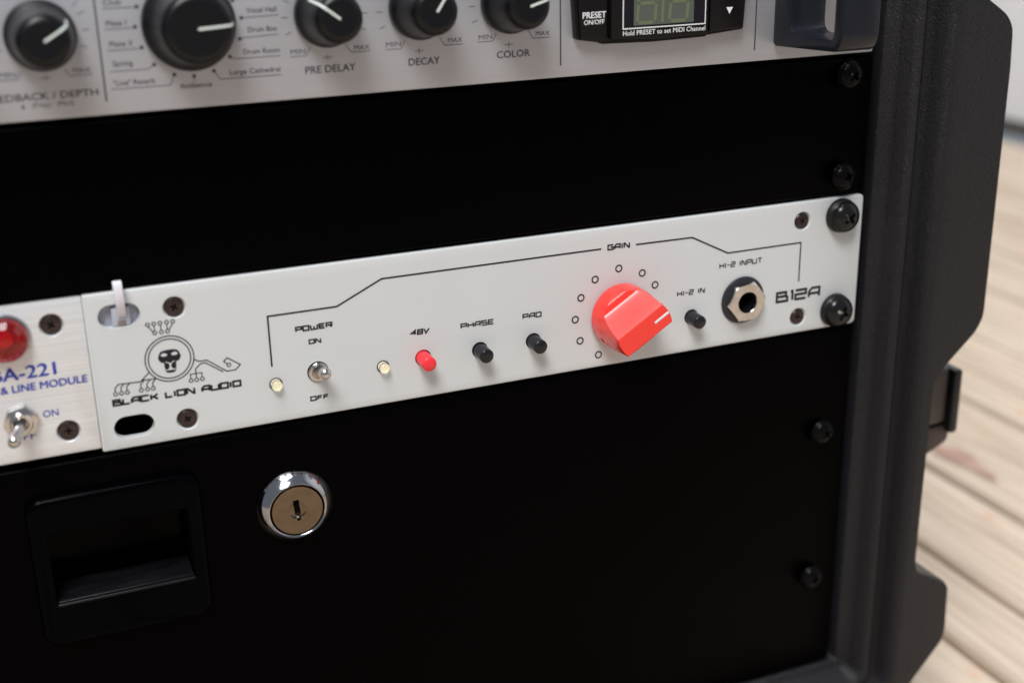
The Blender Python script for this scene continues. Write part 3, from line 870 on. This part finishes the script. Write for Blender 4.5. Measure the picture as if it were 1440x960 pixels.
# ================================================================== SILVER EFFECTS UNIT
fx = thing('effects_unit', 'silver faced effects processor with black knobs and grey display at top', 'effects unit', (-241, 0, 67))
outline = [(-482.6, 66.9), (-.6, 66.9), (-.6, 110.8), (-482.6, 110.8)]
bm = prism(outline, 0, 2.4); bevel(bm, .4, 2, 60)
obj('faceplate', bm, 'facesilver', fx, (-241, 0, 67))
obj('chassis', rbox(-465, -16, 2.8, 50, 69, 109, .5), 'caserear', fx, (-241, 3, 67))
Y = -.05
for x in (-229.1, -106.7, -43.5):
    bm = bmesh.new(); ribbon(bm, [(x, 70.2), (x, 108)], .42, Y)
    obj('divider_line', bm, 'greyink', fx, (x, Y, 90), smooth=0)
word('PRE DELAY', -179.1, -165.7, 73.2, 1.95, Y, 'lettering', 'greyink', fx, bold=.01)
word('DECAY', -151.1, -142.3, 73.3, 1.95, Y, 'lettering', 'greyink', fx, bold=.01)
word('COLOR', -125.8, -116.0, 73.5, 1.95, Y, 'lettering', 'greyink', fx, bold=.01)
word('FEEDBACK / DEPTH', -256.4, -230.8, 71.9, 1.75, Y, 'lettering', 'greyink', fx, bold=.012)
word('(Freq.)   (Mod)', -246.3, -236.7, 70.1, 1.2, Y, 'lettering', 'greyink', fx)
bm = bmesh.new(); poly(bm, [(-248.9, 70.1), (-247.9, 70.1), (-248.4, 71.1)], Y)
obj('mark_print', bm, 'greyink', fx, (-248, Y, 70), smooth=0)
th_ = 'lightink'
for t_, x0, x1, z in (('Club', -227.2, -223.0, 93.0), ('Plate I', -227.0, -222.3, 88.1), ('Plate II', -226.8, -221.5, 83.2), ('Spring', -226.6, -221.9, 78.5),
                      ('"Live" Reverb', -227.0, -217.0, 73.8), ('Ambience', -211.2, -203.2, 71.9), ('Vocal Hall', -193.0, -185.4, 89.3),
                      ('Drum Box', -193.0, -185.6, 84.6), ('Drum Room', -194.6, -185.4, 79.2), ('Large Cathedral', -198.5, -185.6, 74.4)):
    word(t_, x0, x1, z, 1.35, Y, 'lettering', 'greyink', fx, bold=.004)
bm = bmesh.new()
W_ = .2
for pts in ([(-227.5,92.2),(-219.6,92.2)], [(-227.5,87.3),(-220.3,87.4)], [(-227.4,82.3),(-219.4,82.4)], [(-227.5,77.3),(-218.4,77.3),(-217.0,78.1)],
            [(-227.6,73.0),(-213.4,73.0),(-212.3,75.3)], [(-207.4,74.6),(-207.5,73.4)], [(-202.4,75.7),(-201.0,73.5),(-185.4,73.5)],
            [(-198.1,78.7),(-196.6,78.3),(-185.2,78.3)], [(-195.2,83.3),(-185.3,83.7)], [(-194.4,88.2),(-184.9,88.4)],
            [(-182.8,77.8),(-178.6,77.8),(-177.4,79.9)], [(-157.3,77.9),(-153.0,77.9),(-151.8,80.0)], [(-131.2,78.2),(-127.0,78.2),(-125.8,80.2)],
            [(-168.0,80.0),(-166.6,77.9),(-161.5,77.9)], [(-142.2,80.2),(-140.8,78.0),(-135.6,78.0)], [(-116.4,80.4),(-115.0,78.2),(-109.9,78.2)],
            [(-237.8,78.6),(-236.8,77.0),(-231.5,77.0)], [(-253,77.0),(-248.7,77.0),(-247.8,78.8)]):
    ribbon(bm, pts, W_, Y)
for cx in (-242.3, -173.0, -148.0, -122.2):
    for a in (-158, 180, 158, 22, 0, -22, 35):
        ribbon(bm, [(cx+9.7*math.cos(R(a)), 87.6+9.7*math.sin(R(a))), (cx+11.4*math.cos(R(a)), 87.6+11.4*math.sin(R(a)))], W_, Y)
    ribbon(bm, [(cx-1.3, 77.0), (cx+1.3, 77.0)], W_*.8, Y); ribbon(bm, [(cx, 76.2), (cx, 77.8)], W_*.8, Y-.02)
obj('scale_print', bm, th_, fx, (-180, Y, 80), smooth=0)
for x0, x1, z in ((-182.6,-178.7,78.4),(-157.1,-153.0,78.6),(-131.0,-127.1,78.8),(-252.8,-248.9,77.6)):
    word('MIN', x0, x1, z, 1.3, Y, 'lettering', 'greyink', fx)
for x0, x1, z in ((-165.8,-161.6,78.4),(-139.8,-135.7,78.6),(-114.2,-110.0,78.8),(-236,-231.8,77.6)):
    word('MAX', x0, x1, z, 1.3, Y, 'lettering', 'greyink', fx)
bm = bmesh.new()
for x, z in ((-219.4,92.3),(-220.3,87.6),(-219.3,82.6),(-216.8,78.3),(-212.2,75.5),(-207.4,74.8),(-202.4,75.7),(-198.1,78.9),(-195.2,83.1),(-194.4,88.2),(-196.2,92.6)):
    disc(bm, x, z, .48, Y-.02)
obj('dot_print', bm, 'greyink', fx, (-208, Y, 84), smooth=0)
# knobs
def fx_knob(x, z, rs, rc, ang, hh=15.6):
    k = rs/8.3
    prof_ = [(0,.3),(rs-.2,.3),(rs,.7),(rs,2.6),(rs-.25,3.3),(rs-.75,4.0),(rc+.95,5.6),(rc+.6,7.5),(rc+.35,10.5),(rc+.1,12.6),(rc-.1,hh-2.0),(rc-.4,hh-1.1),(rc-1.0,hh-.4),(rc-1.8,hh-.05),(rc-2.4,hh),(rc*.4,hh-.15),(0,hh-.2)]
    o = obj('knob', lathe(prof_, 72), 'knobblack', fx, (x, 0, z), local=True, smooth=60)
    # pointer line: over the cap and down the side
    bm = bmesh.new()
    path = [(.15, hh-.0), (rc*.5, hh+.02), (rc-2.0, hh+.1), (rc-1.0, hh-.24), (rc-.2, hh-1.0), (rc+.12, hh-2.2), (rc+.32, 12.0), (rc+.65, 9.5), (rc+.9, 7.0)]
    prev = None
    for r, h in path:
        cur = [bm.verts.new((r, -h, s)) for s in (-.31, .31)] + [bm.verts.new((r-.3, -h+.3, s)) for s in (.31, -.31)]
        if prev:
            for q in range(4): bm.faces.new((prev[q], prev[(q+1) % 4], cur[(q+1) % 4], cur[q]))
        else: bm.faces.new(cur)
        prev = cur
    bm.faces.new(prev[::-1])
    bmesh.ops.recalc_face_normals(bm, faces=bm.faces)
    bmesh.ops.rotate(bm, verts=bm.verts, cent=(0,0,0), matrix=Matrix.Rotation(-R(ang), 3, 'Y'))
    obj('pointer_line', bm, 'pointer', o, (x, 0, z), local=True)
fx_knob(-242.3, 87.0, 8.3, 6.2, 31)
fx_knob(-207.6, 87.7, 11.4, 8.6, 3.5)
fx_knob(-173.0, 88.0, 8.3, 6.2, 143)
fx_knob(-147.9, 88.3, 8.3, 6.2, 56)
fx_knob(-122.2, 88.3, 8.3, 6.2, 17)
fx_knob(-266.8, 87.0, 8.3, 6.2, 70)
# display
hs = rounded([(-103.6, 108), (-104.1, 92), (-103.0, 77.2), (-95.2, 76.0), (-95.2, 75.6), (-79, 75.2), (-62.0, 75.6), (-61.6, 76.0), (-49.4, 77.0), (-48.6, 92), (-49.0, 108)], .8, 4)
bm = prism(hs, 0, -2.6); bevel(bm, .5, 3, 60)
hsg = obj('display_housing', bm, 'housing', fx, (-80, 0, 76))
def slab(pts, y0, y1, m, name, parent, r=.35):
    bm = prism(pts, y0, y1); bevel(bm, r, 3, 60); return obj(name, bm, m, parent, (pts[0][0], y0, pts[0][1]))
slab(rounded([(-102.7,108),(-103.2,92),(-102.2,77.4),(-94.2,76.5),(-94.2,108)], .8, 3), -2.4, -4.0, 'housing', 'preset_button', hsg)
slab(rounded([(-93.6,108),(-93.4,77.0),(-79,76.3),(-62.6,76.8),(-62.4,108)], .6, 3), -2.4, -5.0, 'housing', 'display_block', hsg)
slab(rounded([(-61.6,108),(-61.4,77.0),(-50.4,77.6),(-49.6,92),(-50.0,108)], .8, 3), -2.4, -4.0, 'housing', 'down_button', hsg)
Y5 = -5.08
bm = bmesh.new(); poly(bm, [(-89.6,80.0),(-64.0,80.0),(-64.0,107),(-89.6,107)], Y5)
bmesh.ops.recalc_face_normals(bm, faces=bm.faces)
dw = obj('display_window', bm, 'window', hsg, (-80, Y5, 80), smooth=0)
bm = bmesh.new(); ribbon(bm, [(-89.9,107),(-89.9,79.6),(-63.7,79.6),(-63.7,107)], .32, Y5-.02)
obj('window_border', bm, 'white', hsg, (-80, Y5, 80), smooth=0)
bm = bmesh.new(); poly(bm, [(-86.6,80.3),(-67.5,80.3),(-67.5,98),(-86.6,98)], Y5-.04)
bmesh.ops.recalc_face_normals(bm, faces=bm.faces)
lc = obj('lcd', bm, 'lcd', dw, (-77, Y5, 84), smooth=0)
bm = bmesh.new(); ribbon(bm, [(-77.6, 80.8), (-77.2, 98)], .8, Y5-.08)
obj('digit_segment', bm, 'seg', dw, (-77, Y5, 81), smooth=0)
for dx in (-85.6, -75.4):                   # two unlit seven-segment digits
    def q(px, pz): return (dx + px*5.6 + pz*.9, 81.0 + pz*10.6)
    for (a_, b_) in (((.1,0),(.9,0)), ((.1,.5),(.9,.5)), ((.1,1),(.9,1)), ((0,.04),(0,.46)), ((1,.04),(1,.46)), ((0,.54),(0,.96)), ((1,.54),(1,.96))):
        bm = bmesh.new(); ribbon(bm, [q(*a_), q(*b_)], .9, Y5-.08)
        obj('digit_segment', bm, 'seg', dw, (dx, Y5, 81), smooth=0)
word('PRESET', -101.8, -94.7, 83.0, 1.75, -4.06, 'lettering', 'white', hsg, bold=.02)
word('ON/OFF', -101.4, -95.2, 81.3, 1.3, -4.06, 'lettering', 'white', hsg, bold=.012)
word('Hold PRESET to set MIDI Channel', -89.9, -63.6, 77.75, 1.35, -5.06, 'lettering', 'white', hsg, bold=.008)
bm = bmesh.new(); poly(bm, [(-56.2,83.6),(-54.0,83.6),(-55.1,81.7)], -4.06)
bmesh.ops.recalc_face_normals(bm, faces=bm.faces)
obj('arrow_print', bm, 'white', hsg, (-55, -4, 83), smooth=0)
# D-shaped rack handle, its opening faces sideways
def handle(xa, xb, flip=1):
    # side profile in (y, z), extruded in x
    o_ = rounded([(0,108.5),(0,71.1),(-31.5,72.6),(-33.5,76),(-33.5,104),(-31.5,107.5)], [.5,2,3,3,3,3], 5)
    i_ = rounded([(-8.4,103),(-8.4,75.6),(-28.5,75.6),(-29.4,77),(-29.4,101),(-28.5,103)], [1,3.5,1.5,1.5,1,1], 5)
    bm = bmesh.new()
    def ext(pts, x0, x1):
        bm = bmesh.new()
        a = [bm.verts.new((x0, y, z)) for y, z in pts]; b = [bm.verts.new((x1, y, z)) for y, z in pts]
        bm.faces.new(a); bm.faces.new(b[::-1])
        for k in range(len(pts)): bm.faces.new((a[k], b[k], b[(k+1) % len(pts)], a[(k+1) % len(pts)]))
        bmesh.ops.recalc_face_normals(bm, faces=bm.faces)
        return bm
    A = ext(o_, xa, xb)
    # round the outer front edge away
    B = ext(i_, xa-5, xb+5)
    H_ = boolean(A, [B]); bmesh.ops.remove_doubles(H_, verts=H_.verts, dist=.001); bevel(H_, .6, 2, 50)
    return obj('rack_handle', H_, 'handle', fx, ((xa+xb)/2, 0, 72), smooth=35)
handle(-37.2, -25.0)
handle(-457.6, -445.4)
for x, z in ((-8.8, 102.6), (-8.8, 73.0)):
    if z > 80: rack_screw(x, z, fx, 20)
